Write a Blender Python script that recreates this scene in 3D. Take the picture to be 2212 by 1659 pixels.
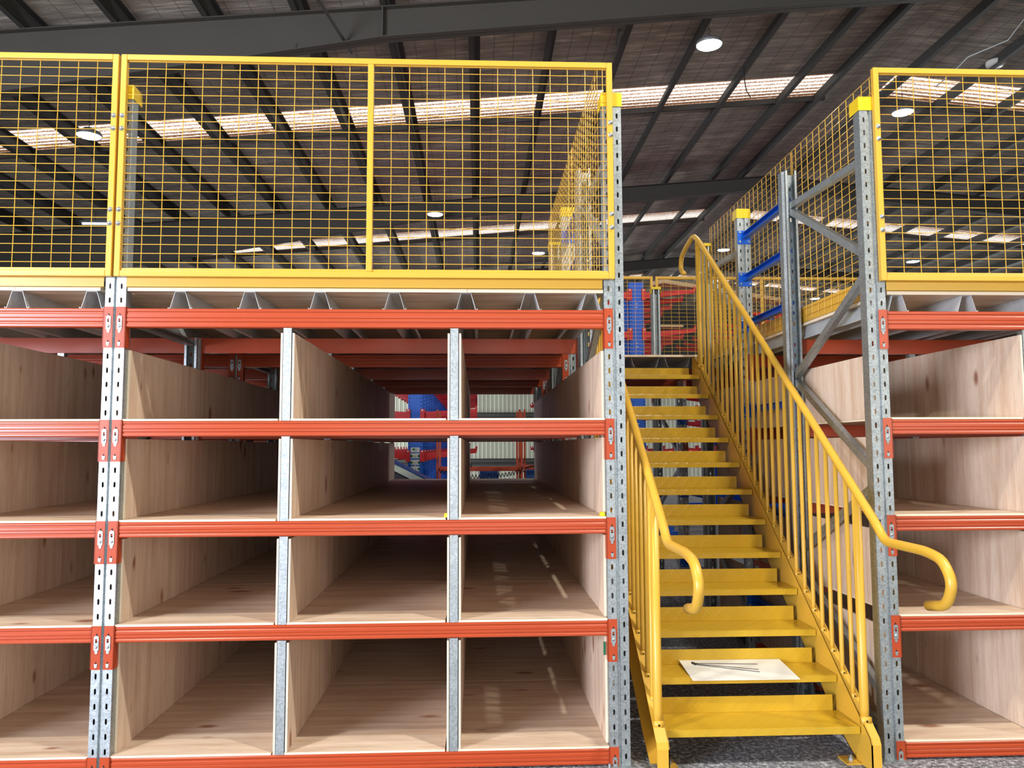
import bpy, math, random
from mathutils import Vector, Matrix
random.seed(7)
for o in list(bpy.data.objects): bpy.data.objects.remove(o)
scene = bpy.context.scene
COL = scene.collection
R = math.radians

# ------------------------------------------------------------------ camera
def cam_axes(yaw, pitch, roll):
    y, p, r = R(yaw), R(pitch), R(roll)
    f = Vector((math.sin(y)*math.cos(p), math.cos(y)*math.cos(p), math.sin(p)))
    r0 = Vector((math.cos(y), -math.sin(y), 0)); u0 = r0.cross(f)
    return r0*math.cos(r)+u0*math.sin(r), -r0*math.sin(r)+u0*math.cos(r), f
cd = bpy.data.cameras.new('camera'); cam = bpy.data.objects.new('camera', cd); COL.objects.link(cam)
cd.sensor_fit = 'HORIZONTAL'; cd.sensor_width = 36.0; cd.lens = 1693.34/2212*36.0
cd.clip_start = 0.05; cd.clip_end = 200
rr, uu, ff = cam_axes(2.5005, 4.5772, -0.2175)
m = Matrix((rr, uu, -ff)).transposed().to_4x4(); m.translation = Vector((-0.7009, -4.2753, 1.6904))
cam.matrix_world = m
scene.camera = cam
# ------------------------------------------------------------------ world, exposure, large lights
w = bpy.data.worlds.new('world'); scene.world = w; w.use_nodes = True
w.node_tree.nodes['Background'].inputs[0].default_value = (0.75, 0.86, 1.0, 1)
w.node_tree.nodes['Background'].inputs[1].default_value = 1.0
vs = scene.view_settings; scene.display_settings.display_device = 'sRGB'
vs.view_transform = 'Standard'; vs.look = 'None'; vs.gamma = 1.0; vs.use_curve_mapping = False
vs.exposure = -0.14
scene.cycles.use_denoising = True
scene.cycles.max_bounces = 7; scene.cycles.diffuse_bounces = 5; scene.cycles.glossy_bounces = 3
scene.cycles.sample_clamp_indirect = 6.0
def area(name, loc, target, sx, sy, power, color, spread=180):
    l = bpy.data.lights.new(name, 'AREA'); l.shape = 'RECTANGLE'; l.size = sx; l.size_y = sy
    l.energy = power; l.color = color; l.spread = R(spread)
    o = bpy.data.objects.new(name, l); COL.objects.link(o); o.location = loc
    o.rotation_euler = (Vector(target)-Vector(loc)).to_track_quat('-Z', 'Y').to_euler()
    return o
# daylight through the open roller doors behind the camera, plus one added fill light
area('door_or_fill_light', (-10.2, -9.6, 2.6), (-1.5, 0, 1.4), 5.0, 4.4, 1750, (0.82, 0.86, 1.0), 135)
area('door_or_fill_light', (6.5, -10.8, 2.9), (1.5, 0, 1.8), 4.0, 4.4, 420, (1.0, 0.95, 0.88))
area('door_or_fill_light', (-1.0, -10.8, 2.1), (-1.0, 0, 1.5), 4.5, 3.8, 260, (0.97, 0.97, 1.0))  # added fill light straight behind the camera, reaches deep into the cells
# added fill lights out of view at the sides, brighten the far wall
area('door_or_fill_light', (-14.2, 26.5, 2.5), (0, 28.0, 2.4), 6.0, 4.6, 1900, (0.95, 0.98, 1.0), 130)
area('door_or_fill_light', (26.5, 26.5, 2.5), (8, 28.0, 2.4), 6.0, 4.6, 1900, (0.95, 0.98, 1.0), 130)

# ------------------------------------------------------------------ node helpers
def nt(name):
    mt = bpy.data.materials.new(name); mt.use_nodes = True
    n = mt.node_tree; b = n.nodes['Principled BSDF']
    return mt, n, b
def lin(c): return tuple(((x/12.92) if x <= .04045 else ((x+.055)/1.055)**2.4) for x in c)
def coords(n, rand=True, scale=(1, 1, 1)):
    tc = n.nodes.new('ShaderNodeTexCoord'); mp = n.nodes.new('ShaderNodeMapping')
    mp.inputs['Scale'].default_value = scale
    if rand:
        oi = n.nodes.new('ShaderNodeObjectInfo'); mu = n.nodes.new('ShaderNodeMath'); mu.operation = 'MULTIPLY'
        mu.inputs[1].default_value = 37.0; n.links.new(oi.outputs['Random'], mu.inputs[0])
        ad = n.nodes.new('ShaderNodeVectorMath'); ad.operation = 'ADD'
        n.links.new(tc.outputs['Object'], ad.inputs[0]); n.links.new(mu.outputs[0], ad.inputs[1])
        n.links.new(ad.outputs[0], mp.inputs[0])
    else:
        n.links.new(tc.outputs['Object'], mp.inputs[0])
    return mp.outputs[0]
def noise(n, vec, scale, detail=3, rough=.5):
    t = n.nodes.new('ShaderNodeTexNoise'); t.inputs['Scale'].default_value = scale
    t.inputs['Detail'].default_value = detail; t.inputs['Roughness'].default_value = rough
    n.links.new(vec, t.inputs['Vector']); return t.outputs[0]
def ramp(n, fac, stops):
    r = n.nodes.new('ShaderNodeValToRGB'); e = r.color_ramp.elements
    while len(e) < len(stops): e.new(0.5)
    for k, (p, c) in enumerate(stops):
        e[k].position = p; e[k].color = (*c, 1) if len(c) == 3 else c
    n.links.new(fac, r.inputs[0]); return r.outputs[0]
def mix(n, fac, a, b, mode='MIX'):
    x = n.nodes.new('ShaderNodeMix'); x.data_type = 'RGBA'; x.blend_type = mode
    if isinstance(fac, (int, float)): x.inputs[0].default_value = fac
    else: n.links.new(fac, x.inputs[0])
    for i, v in ((6, a), (7, b)):
        if isinstance(v, tuple): x.inputs[i].default_value = (*v, 1)
        else: n.links.new(v, x.inputs[i])
    return x.outputs[2]
def mth(n, op, a, b=None):
    x = n.nodes.new('ShaderNodeMath'); x.operation = op
    for i, v in ((0, a), (1, b)):
        if v is None: continue
        if isinstance(v, (int, float)): x.inputs[i].default_value = v
        else: n.links.new(v, x.inputs[i])
    return x.outputs[0]
def bump(n, b, h, strength=.3, dist=.01):
    x = n.nodes.new('ShaderNodeBump'); x.inputs['Strength'].default_value = strength
    x.inputs['Distance'].default_value = dist
    n.links.new(h, x.inputs['Height']); n.links.new(x.outputs[0], b.inputs['Normal'])

M = {}
def paint(name, rgb, rough=.35, metal=0.0, var=.06, spec=.5):
    mt, n, b = nt(name); c = lin(rgb)
    v = coords(n); f = noise(n, v, 3.0, 4)
    n.links.new(mix(n, f, tuple(x*(1-var) for x in c), tuple(min(1, x*(1+var)) for x in c)), b.inputs['Base Color'])
    b.inputs['Roughness'].default_value = rough; b.inputs['Metallic'].default_value = metal
    b.inputs['Specular IOR Level'].default_value = spec
    M[name] = mt; return mt, n, b
paint('yellow_paint', (.82, .64, .22), .34)
paint('yellow_cap', (.90, .76, .10), .4)
paint('orange_paint', (.67, .265, .135), .28, 0, .06, .4)
paint('blue_paint', (.04, .37, .80), .4)
paint('red_paint', (.84, .12, .15), .42)
paint('rust_orange_paint', (.80, .32, .20), .5)
paint('dark_plastic', (.09, .09, .10), .5)
paint('black_rubber', (.04, .04, .045), .6)
paint('dark_steel', (.17, .165, .155), .6)
paint('rafter_steel', (.30, .285, .26), .65)
paint('purlin_steel', (.26, .255, .245), .6)
paint('white_sheet', (.90, .90, .88), .35)
paint('label_white', (.88, .91, .90), .5)
paint('label_green', (.10, .42, .28), .5)
paint('tray_blue', (.10, .30, .60), .5)
paint('dark_hole', (.03, .03, .03), .9)
paint('lamp_housing', (.55, .56, .57), .45, .5)
paint('conveyor_grey', (.72, .76, .70), .4)
# checker plate
mt, n, b = paint('checker_plate', (.76, .61, .16), .25)
v = coords(n, False)
sep = n.nodes.new('ShaderNodeSeparateXYZ'); n.links.new(v, sep.inputs[0])
yz = mth(n, 'ADD', sep.outputs[1], sep.outputs[2])
u1 = mth(n, 'MULTIPLY', mth(n, 'ADD', sep.outputs[0], yz), 190.)
u2 = mth(n, 'MULTIPLY', mth(n, 'SUBTRACT', sep.outputs[0], yz), 75.)
h = mth(n, 'MULTIPLY', mth(n, 'MAXIMUM', mth(n, 'SINE', u1), 0.55), mth(n, 'MAXIMUM', mth(n, 'SINE', u2), 0.0))
bump(n, b, h, .35, .003)
# galvanised steel
def galv(name, c0, c1, rough=.46, metal=.85):
    mt, n, b = nt(name); v = coords(n)
    t = n.nodes.new('ShaderNodeTexVoronoi'); t.inputs['Scale'].default_value = 130; n.links.new(v, t.inputs['Vector'])
    s = n.nodes.new('ShaderNodeSeparateColor'); n.links.new(t.outputs['Color'], s.inputs[0])
    f = noise(n, v, 9, 4)
    n.links.new(mix(n, mth(n, 'MULTIPLY', mth(n, 'ADD', s.outputs[0], f), .5), lin(c0), lin(c1)), b.inputs['Base Color'])
    b.inputs['Roughness'].default_value = rough; b.inputs['Metallic'].default_value = metal
    M[name] = mt
galv('galvanised', (.52, .55, .56), (.78, .81, .82))
galv('galvanised_sheet', (.68, .70, .71), (.80, .82, .82), .5, .35)
# plywood
def ply(name, axis, base=(.84, .75, .66), dark=(.76, .64, .54), knots=True):
    mt, n, b = nt(name)
    sc = {'x': (.55, 7, 7), 'z': (7, 7, .55)}[axis]
    v = coords(n, True, sc); f = noise(n, v, 2.2, 6, .62)
    c = ramp(n, f, [(.30, lin(dark)), (.52, lin(base)), (.78, lin((.91, .84, .76)))])
    g = noise(n, coords(n, True, tuple(s*7 for s in sc)), 2.0, 3, .7)
    c = mix(n, mth(n, 'MULTIPLY', ramp(n, g, [(.50, (0, 0, 0)), (.72, (1, 1, 1))]), .35), c, lin((.66, .50, .40)))
    if knots:
        ks = {'x': (3.0, 7.0, 0.0), 'z': (0.0, 8.0, 3.6)}[axis]
        kv = coords(n, True, ks)
        t = n.nodes.new('ShaderNodeTexVoronoi'); t.inputs['Scale'].default_value = 1.0; n.links.new(kv, t.inputs['Vector'])
        s = n.nodes.new('ShaderNodeSeparateColor'); n.links.new(t.outputs['Color'], s.inputs[0])
        keep = mth(n, 'GREATER_THAN', s.outputs[0], .50)
        size = mth(n, 'MULTIPLY', mth(n, 'POWER', s.outputs[1], 1.6), .26)
        k = mth(n, 'SUBTRACT', mth(n, 'ADD', size, .05), t.outputs['Distance'])
        k = mth(n, 'MINIMUM', mth(n, 'MAXIMUM', mth(n, 'MULTIPLY', k, 7.0), 0.0), 1.0)
        c = mix(n, mth(n, 'MULTIPLY', mth(n, 'MULTIPLY', k, keep), .85), c, lin((.55, .32, .22)))
    n.links.new(c, b.inputs['Base Color']); b.inputs['Roughness'].default_value = .52
    b.inputs['Specular IOR Level'].default_value = .35
    M[name] = mt
ply('plywood_board', 'x'); ply('plywood_upright', 'z', (.86, .77, .68), (.79, .67, .57))
ply('plywood_deck', 'x', (.78, .71, .62), (.66, .57, .48), False)
paint('plywood_edge', (.90, .83, .72), .7)
# chipboard
mt, n, b = nt('chipboard'); M['chipboard'] = mt
f = noise(n, coords(n), 60, 5, .8); n.links.new(ramp(n, f, [(.3, lin((.66, .50, .35))), (.6, lin((.92, .80, .64)))]), b.inputs['Base Color'])
# concrete
mt, n, b = nt('concrete'); M['concrete'] = mt
v = coords(n, False); f = noise(n, v, 38, 6, .8); g = noise(n, v, 1.3, 4)
c = ramp(n, f, [(.40, lin((.12, .12, .14))), (.50, lin((.42, .43, .46))), (.60, lin((.82, .83, .86)))])
n.links.new(mix(n, mth(n, 'MULTIPLY', g, .5), c, lin((.52, .52, .53))), b.inputs['Base Color']); b.inputs['Roughness'].default_value = .75
bump(n, b, f, .5, .004)
# roof lining: wrinkled dark foil on wire netting
mt, n, b = nt('roof_lining'); M['roof_lining'] = mt
v = coords(n, False, (.55, 3.2, 1)); f = noise(n, v, 2.6, 7, .68)
v0 = coords(n, False); sep = n.nodes.new('ShaderNodeSeparateXYZ'); n.links.new(v0, sep.inputs[0])
def gridl(o, per, wd): return mth(n, 'LESS_THAN', mth(n, 'ABSOLUTE', mth(n, 'SUBTRACT', mth(n, 'FRACT', mth(n, 'MULTIPLY', o, 1/per)), .5)), wd)
gl = mth(n, 'MAXIMUM', gridl(sep.outputs[0], .30, .03), gridl(sep.outputs[1], .15, .05))
c = ramp(n, f, [(.30, lin((.60, .56, .52))), (.50, lin((.70, .66, .61))), (.70, lin((.92, .87, .80)))])
c = mix(n, mth(n, 'MULTIPLY', gl, .45), c, lin((.24, .21, .18)))
n.links.new(c, b.inputs['Base Color']); b.inputs['Roughness'].default_value = .55
bump(n, b, f, .8, .05)
# far wall cladding
def clad(name, c0, c1, metal=0.):
    mt, n, b = nt(name); f = noise(n, coords(n, False, (1, 1, .2)), 1.5, 4)
    n.links.new(mix(n, f, lin(c0), lin(c1)), b.inputs['Base Color']); b.inputs['Roughness'].default_value = .5
    b.inputs['Metallic'].default_value = metal; M[name] = mt
clad('wall_cladding', (.62, .63, .56), (.74, .75, .68))
# skylight sheet: daylight through dirty corrugated fibreglass
mt, n, b = nt('skylight_sheet'); M['skylight_sheet'] = mt
v = coords(n, False); sep = n.nodes.new('ShaderNodeSeparateXYZ'); n.links.new(v, sep.inputs[0])
wob = mth(n, 'MULTIPLY', noise(n, coords(n, False, (7, 7, 7)), 6, 4, .8), .11)
st = mth(n, 'FRACT', mth(n, 'MULTIPLY', mth(n, 'ADD', sep.outputs[1], wob), 7.4))
st = mth(n, 'ABSOLUTE', mth(n, 'SUBTRACT', st, .5))
c = ramp(n, st, [(.13, lin((.38, .25, .18))), (.27, lin((.72, .53, .39))), (.37, (1., .95, .89))])
em = n.nodes.new('ShaderNodeEmission'); em.inputs[1].default_value = 1.25; n.links.new(c, em.inputs[0])
n.links.new(em.outputs[0], n.nodes['Material Output'].inputs[0])
def emit(name, c, s):
    mt, n, b = nt(name); em = n.nodes.new('ShaderNodeEmission'); em.inputs[0].default_value = (*c, 1); em.inputs[1].default_value = s
    n.links.new(em.outputs[0], n.nodes['Material Output'].inputs[0]); M[name] = mt
emit('lamp_glow', (.93, 1., .98), 30.0)
emit('batten_glow', (.93, 1., 1.), 6.0)

# ------------------------------------------------------------------ mesh builder
class MB:
    def __init__(s): s.v = []; s.f = []; s.m = []; s.mi = 0
    def add(s, vs, fs):
        b = len(s.v); s.v += [tuple(q) for q in vs]
        for f in fs: s.f.append(tuple(i+b for i in f)); s.m.append(s.mi)
    def box(s, x0, x1, y0, y1, z0, z1):
        s.add([(x0, y0, z0), (x1, y0, z0), (x1, y1, z0), (x0, y1, z0), (x0, y0, z1), (x1, y0, z1), (x1, y1, z1), (x0, y1, z1)],
              [(0, 3, 2, 1), (4, 5, 6, 7), (0, 1, 5, 4), (1, 2, 6, 5), (2, 3, 7, 6), (3, 0, 4, 7)])
    def prism(s, pts, a0, a1, axis='x', closed=True, caps=True):
        def P(t, a, b): return {'x': (t, a, b), 'y': (a, t, b), 'z': (a, b, t)}[axis]
        k = len(pts); vs = [P(a0, *p) for p in pts]+[P(a1, *p) for p in pts]; fs = []
        for i in range(k if closed else k-1):
            j = (i+1) % k; fs.append((i, j, j+k, i+k))
        if closed and caps: fs += [tuple(range(k))[::-1], tuple(range(k, 2*k))]
        s.add(vs, fs)
    def tube(s, path, r, n=10, caps=True):
        path = [Vector(p) for p in path]; rings = []
        up = Vector((0, 0, 1)); prev = None
        for i, p in enumerate(path):
            d = (path[min(i+1, len(path)-1)]-path[max(i-1, 0)]).normalized()
            if prev is None:
                a = d.cross(up if abs(d.z) < .9 else Vector((1, 0, 0))).normalized()
            else:
                a = (prev-d*prev.dot(d)).normalized()
            prev = a; b = d.cross(a); rad = r[i] if isinstance(r, (list, tuple)) else r
            rings.append([p+(a*math.cos(t*2*math.pi/n)+b*math.sin(t*2*math.pi/n))*rad for t in range(n)])
        vs = [q for g in rings for q in g]; fs = []
        for i in range(len(path)-1):
            for t in range(n):
                u = (t+1) % n; fs.append((i*n+t, i*n+u, (i+1)*n+u, (i+1)*n+t))
        if caps: fs += [tuple(range(n))[::-1], tuple((len(path)-1)*n+t for t in range(n))]
        s.add(vs, fs)
    def lathe(s, prof, n=24, c=(0, 0, 0)):
        vs = []; fs = []
        for (r, z) in prof:
            for t in range(n): vs.append((c[0]+r*math.cos(t*2*math.pi/n), c[1]+r*math.sin(t*2*math.pi/n), c[2]+z))
        for i in range(len(prof)-1):
            for t in range(n):
                u = (t+1) % n; fs.append((i*n+t, i*n+u, (i+1)*n+u, (i+1)*n+t))
        s.add(vs, fs)
    def mesh(s, name, mats, smooth=False, bevel=0):
        me = bpy.data.meshes.new(name); me.from_pydata(s.v, [], s.f)
        for x in (mats if isinstance(mats, (list, tuple)) else [mats]): me.materials.append(M[x])
        for p, mi in zip(me.polygons, s.m): p.material_index = mi
        if smooth:
            for p in me.polygons: p.use_smooth = True
        me.update(); return me
def put(name, me, parent=None, loc=(0, 0, 0), rot=(0, 0, 0), solid=0, bevel=0):
    o = bpy.data.objects.new(name, me); COL.objects.link(o); o.location = loc; o.rotation_euler = rot
    if parent is not None: o.parent = parent
    if solid:
        q = o.modifiers.new('thickness', 'SOLIDIFY'); q.thickness = solid; q.offset = 0
    if bevel:
        q = o.modifiers.new('bevel', 'BEVEL'); q.width = bevel; q.segments = 2; q.limit_method = 'ANGLE'; q.angle_limit = R(40)
    return o
def tag(o, label, cat, group=None):
    o['label'] = label; o['category'] = cat; o['kind'] = 'thing'
    if group: o['group'] = group
    return o
def thing(name, label, cat, loc=(0, 0, 0), group=None, rot=(0, 0, 0)):
    o = bpy.data.objects.new(name, None); COL.objects.link(o); o.location = loc; o.rotation_euler = rot
    o.empty_display_size = .1
    return tag(o, label, cat, group)
def struct(name, mb, mats, **k):
    o = put(name, mb.mesh(name, mats), **k); o['kind'] = 'structure'; return o

# ------------------------------------------------------------------ building shell
XW0, XW1, YW0, YW1, XR = -14.5, 27.0, -11.0, 32.0, 6.35
def rz(x): return 7.9+.0875*x if x < XR else 7.9+.0875*XR-.0875*(x-XR)
b = MB(); b.box(XW0, XW1, YW0, YW1, -.2, 0); struct('floor', b, 'concrete')
strips = [(-7.2, -6.35), (.95, 1.85), (9.15, 10.05), (17.25, 18.12), (25.6, 26.4)]
b = MB(); ys = [YW0]+[q for s in strips for q in s]+[YW1]
for i in range(0, len(ys), 2):
    y0, y1 = ys[i], ys[i+1]
    for xa, xb in ((XW0, XR), (XR, XW1)):
        b.add([(xa, y0, rz(xa)), (xb, y0, rz(xb)), (xb, y1, rz(xb)), (xa, y1, rz(xa)), (xa, y0, rz(xa)+.05), (xb, y0, rz(xb)+.05), (xb, y1, rz(xb)+.05), (xa, y1, rz(xa)+.05)],
              [(0, 3, 2, 1), (4, 5, 6, 7), (0, 1, 5, 4), (1, 2, 6, 5), (2, 3, 7, 6), (3, 0, 4, 7)])
for y0, y1 in strips:                        # opaque roof where no fibreglass sheet lies
    for xa, xb in ((XW0, -11.5), (5.98, XR), (XR, 6.9), (19.0, XW1)):
        b.add([(xa, y0, rz(xa)), (xb, y0, rz(xb)), (xb, y1, rz(xb)), (xa, y1, rz(xa))], [(0, 3, 2, 1)])
struct('ceiling', b, 'roof_lining')
k = 1
for y0, y1 in strips:
    for xa, xb in ((-11.5, 5.98), (6.9, 19.0)):
        b = MB(); N = int((y1-y0)/.125*4); vs = []
        for i in range(N+1):
            y = y0+(y1-y0)*i/N; dz = .02+.018*math.cos(2*math.pi*y/.125)
            vs += [(xa, y, rz(xa)+dz), (xb, y, rz(xb)+dz)]
        b.add(vs, [(2*i, 2*i+1, 2*i+3, 2*i+2) for i in range(N)])
        struct('window_%d' % k, b, 'skylight_sheet'); k += 1
def clad_wall(name, axis, pos, a0, a1, top, rib=.19, mat='wall_cladding', flip=1, z0=0.0):
    b = MB(); pts = []; a = a0
    while a < a1:
        pts += [(a, 0), (a+rib*.62, 0), (a+rib*.72, .014*flip), (a+rib*.90, .014*flip)]; a += rib
    pts.append((a1, 0)); vs = []
    for (t, d) in pts:
        if axis == 'y': vs += [(t, pos+d, z0), (t, pos+d, top(t))]
        else: vs += [(pos+d, t, z0), (pos+d, t, top(t))]
    b.add(vs, [(2*i, 2*i+2, 2*i+3, 2*i+1) for i in range(len(pts)-1)])
    return struct(name, b, mat, solid=.004)
clad_wall('wall_far', 'y', YW1-.05, XW0, XW1, rz, flip=-1)
clad_wall('wall_left', 'x', XW0+.05, YW0, YW1, lambda t: rz(XW0), flip=1)
clad_wall('wall_right', 'x', XW1-.05, YW0, YW1, lambda t: rz(XW1), flip=-1)
clad_wall('wall_near', 'y', YW0+.05, XW0, XW1, rz, flip=1)
paint('dark_upper_wall', (.17, .165, .15), .8)  # even dark colour for the upper part of the far wall
b = MB(); b.add([(XW0, YW1-.12, 4.95), (XW1, YW1-.12, 4.95), (XW1, YW1-.12, rz(XW1)), (XR, YW1-.12, rz(XR)), (XW0, YW1-.12, rz(XW0)), (XW0, YW1-.09, 4.95), (XW1, YW1-.09, 4.95), (XW1, YW1-.09, rz(XW1)), (XR, YW1-.09, rz(XR)), (XW0, YW1-.09, rz(XW0))], [(0, 1, 2, 3, 4), (9, 8, 7, 6, 5), (0, 5, 6, 1)])
struct('wall_far_upper', b, 'dark_upper_wall')
tn = 1
for z in (1.15, 3.25, 5.3):
    b = MB(); b.box(XW0, XW1, YW1-.32, YW1-.08, z-.03, z); b.box(XW0, XW1, YW1-.32, YW1-.31, z-.16, z); b.box(XW0, XW1, YW1-.10, YW1-.08, z-.34, z)  # last box: dark strip on the wall standing for the girt's shadow
    struct('trim_%d' % tn, b, 'purlin_steel'); tn += 1
# purlins (along the depth), rafters (across), insulated roof laps
px = [-.75-1.155*i for i in range(12)][::-1]+[-.75+1.155*i for i in range(1, 6)]+[5.75]
px += [6.95+1.155*i for i in range(17)]
for x in px:
    z = rz(x); b = MB()
    b.prism([(x-.085, z-.225), (x-.085, z-.205), (x+.008, z-.205), (x+.008, z-.01), (x+.085, z-.01), (x+.085, z-.001), (x-.008, z-.001), (x-.008, z-.225)][::1], YW0+.1, YW1-.1, 'y')
    struct('trim_%d' % tn, b, 'purlin_steel'); tn += 1
for k, yr in enumerate((-2.5, 5.80, 14.1, 22.3, 30.4)):
    b = MB(); top = lambda x: rz(x)-.22
    zk = rz(-1.96)-.647
    bot = lambda x: (zk+.0995*(min(x, 2*XR-x)+1.96)) if -1.96 <= x <= 2*XR+1.96 else zk-.17*(-1.96-min(x, 2*XR-x))
    xs = [XW0+.35, -8, -1.96, XR, 2*XR+1.96, XW1-.35]
    for (lo, hi, hw) in ((bot, top, .006), (bot, lambda x: bot(x)+.014, .09), (lambda x: top(x)-.014, top, .09)):
        for i in range(len(xs)-1):
            xa, xb = xs[i], xs[i+1]
            b.add([(xa, yr-hw, lo(xa)), (xb, yr-hw, lo(xb)), (xb, yr+hw, lo(xb)), (xa, yr+hw, lo(xa)), (xa, yr-hw, hi(xa)), (xb, yr-hw, hi(xb)), (xb, yr+hw, hi(xb)), (xa, yr+hw, hi(xa))],
                  [(0, 3, 2, 1), (4, 5, 6, 7), (0, 1, 5, 4), (1, 2, 6, 5), (2, 3, 7, 6), (3, 0, 4, 7)])
    for x in (-1.96, XR): b.box(x-.01, x+.01, yr-.085, yr+.085, bot(x)+.01, top(x)-.005)
    for x in (XW0+.35, XW1-.45): b.box(x-.12, x+.12, yr-.12, yr+.12, 0, bot(x)+.3)
    struct('trim_%d' % tn, b, 'rafter_steel'); tn += 1
for (y0, y1) in strips[2:4]:     # battens under the strip edges
    for xa, xb in ((-11.5, 5.98), (6.9, 19.0)):
        b = MB(); b.add([(xa, y1, rz(xa)-.10), (xb, y1, rz(xb)-.10), (xb, y1+.05, rz(xb)-.10), (xa, y1+.05, rz(xa)-.10),
                 (xa, y1, rz(xa)), (xb, y1, rz(xb)), (xb, y1+.05, rz(xb)), (xa, y1+.05, rz(xa))], [(0, 3, 2, 1), (4, 5, 6, 7), (0, 1, 5, 4), (1, 2, 6, 5), (2, 3, 7, 6), (3, 0, 4, 7)])
        struct('trim_%d' % tn, b, 'purlin_steel'); tn += 1
# diagonal roof bracing rods near the first rafter
def rod(p0, p1, r=.02):
    global tn
    b = MB(); b.tube([p0, p1], r, 8); struct('trim_%d' % tn, b, 'purlin_steel'); tn += 1
rod((-3.0, 5.85, 7.40), (-3.1, 5.80, 6.93), .018)
rod((-2.4, 6.0, 7.0), (-3.1, 3.0, 7.38), .02)
rod((1.30, 6.3, 7.55), (1.42, 7.15, 7.80), .03)

# ------------------------------------------------------------------ lamps
def highbay(loc, label, power=60, col=(.95, 1., .98)):
    t = thing('high_bay_light', label, 'ceiling light', loc, 'high bay lights under the roof')
    b = MB(); b.lathe([(.0, .0), (.175, .0), (.185, -.012), (.19, .02), (.175, .05), (.10, .06), (.08, .11), (.03, .13), (0, .13)][1:], 32)
    put('housing', b.mesh('high_bay_housing', 'lamp_housing', True), t)
    b = MB(); b.lathe([(0.0001, -.006), (.17, -.006), (.174, .002)], 32)
    put('lens', b.mesh('high_bay_lens', 'lamp_glow', True), t)
    b = MB(); b.tube([(0, 0, .12), (0, 0, .17), (.03, 0, .20), (0, 0, .23), (-.025, 0, .20)], .006, 6)
    b.tube([(0, 0, .22), (0, 0, rz(loc[0])-loc[2]-.02)], .004, 6)
    put('hanger', b.mesh('high_bay_hanger', 'dark_steel', True), t)
    l = bpy.data.lights.new('lamp_light', 'AREA'); l.shape = 'DISK'; l.size = .34; l.energy = power; l.color = col
    o = bpy.data.objects.new('lamp_light', l); COL.objects.link(o); o.parent = t; o.location = (0, 0, -.012)
L = [((2.587, 6.32, 7.376), 'large bright round high bay lamp above the stairs, nearest in view', 60),
     ((-6.768, 7.891, 6.558), 'bright round high bay lamp behind the left end mesh panel', 90),
     ((6.882, 8.978, 7.615), 'round high bay lamp behind top corner of the right mesh panel', 60),
     ((-1.677, 13.37, 7.003), 'round high bay lamp seen through the middle mesh, right of its mullion', 70),
     ((1.041, 17.864, 7.241), 'small round high bay lamp low behind the middle mesh near its right end', 50),
     ((6.759, 18.842, 7.626), 'small round high bay lamp just right of the upper stair handrail hook', 50),
     ((12.25, 18.175, 7.146), 'small round high bay lamp low behind the right mesh panel', 50),
     ((11.899, 24.201, 7.176), 'distant round high bay lamp low behind the stair side mesh', 90)]
for loc, lab, pw in L: highbay(loc, lab, pw)
for loc, pw in (((1.9, -2.6, 7.3), 420), ((-4.6, -3.2, 6.8), 330), ((6.5, -2.5, 7.3), 300)):
    highbay(loc, 'round high bay lamp hanging behind the viewpoint', pw, (1., .95, .84))
for k, (loc, lab) in enumerate([((-9.9, 14.8, 6.28), 'small lit batten lamp low behind the left end mesh'), ((-9.4, 13.6, 6.8), 'small pale batten lamp above another behind the left end mesh')]):
    t = thing('batten_light', lab, 'ceiling light', loc)
    b = MB(); b.box(-.30, .30, -.05, .05, 0, .05); put('housing', b.mesh('housing', 'lamp_housing'), t)
    b = MB(); b.tube([(-.28, 0, -.02), (.28, 0, -.02)], .022, 8); put('tube', b.mesh('tube', 'batten_glow'), t)
    b = MB(); b.tube([(0, 0, .05), (0, 0, rz(loc[0])-loc[2]-.01)], .005, 6); put('hanger', b.mesh('hanger', 'dark_steel'), t)
b = MB(); b.lathe([(.0001, -.05), (.10, -.05), (.14, -.02), (.15, .01), (.15, .05)], 24)
tag(put('ceiling_sensor', b.mesh('sensor', 'white_sheet', True), loc=(8.149, 8.285, 8.24-.06)), 'small white round sensor disc on the roof above the right mesh', 'sensor')
b = MB(); b.tube([(7.72, 9.3, 8.27), (7.70, 8.7, 8.27), (7.62, 8.2, 8.26), (7.9, 7.6, 8.24), (7.74, 6.95, 8.27), (7.75, 6.25, 8.28)], .011, 6)
tag(put('roof_cable', b.mesh('roof_cable', 'label_white', True)), 'loose white cable hanging along a purlin at top right', 'cable')

b = MB(); b.tube([(3.763, 8.238, 8.03), (3.765, 8.236, 7.8), (3.79, 8.23, 7.62), (3.86, 8.23, 7.50)], .008, 6)
tag(put('hanging_wire', b.mesh('hanging_wire', 'dark_steel', True)), 'thin dark wire hanging from a purlin right of the large lamp', 'wire')
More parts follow.
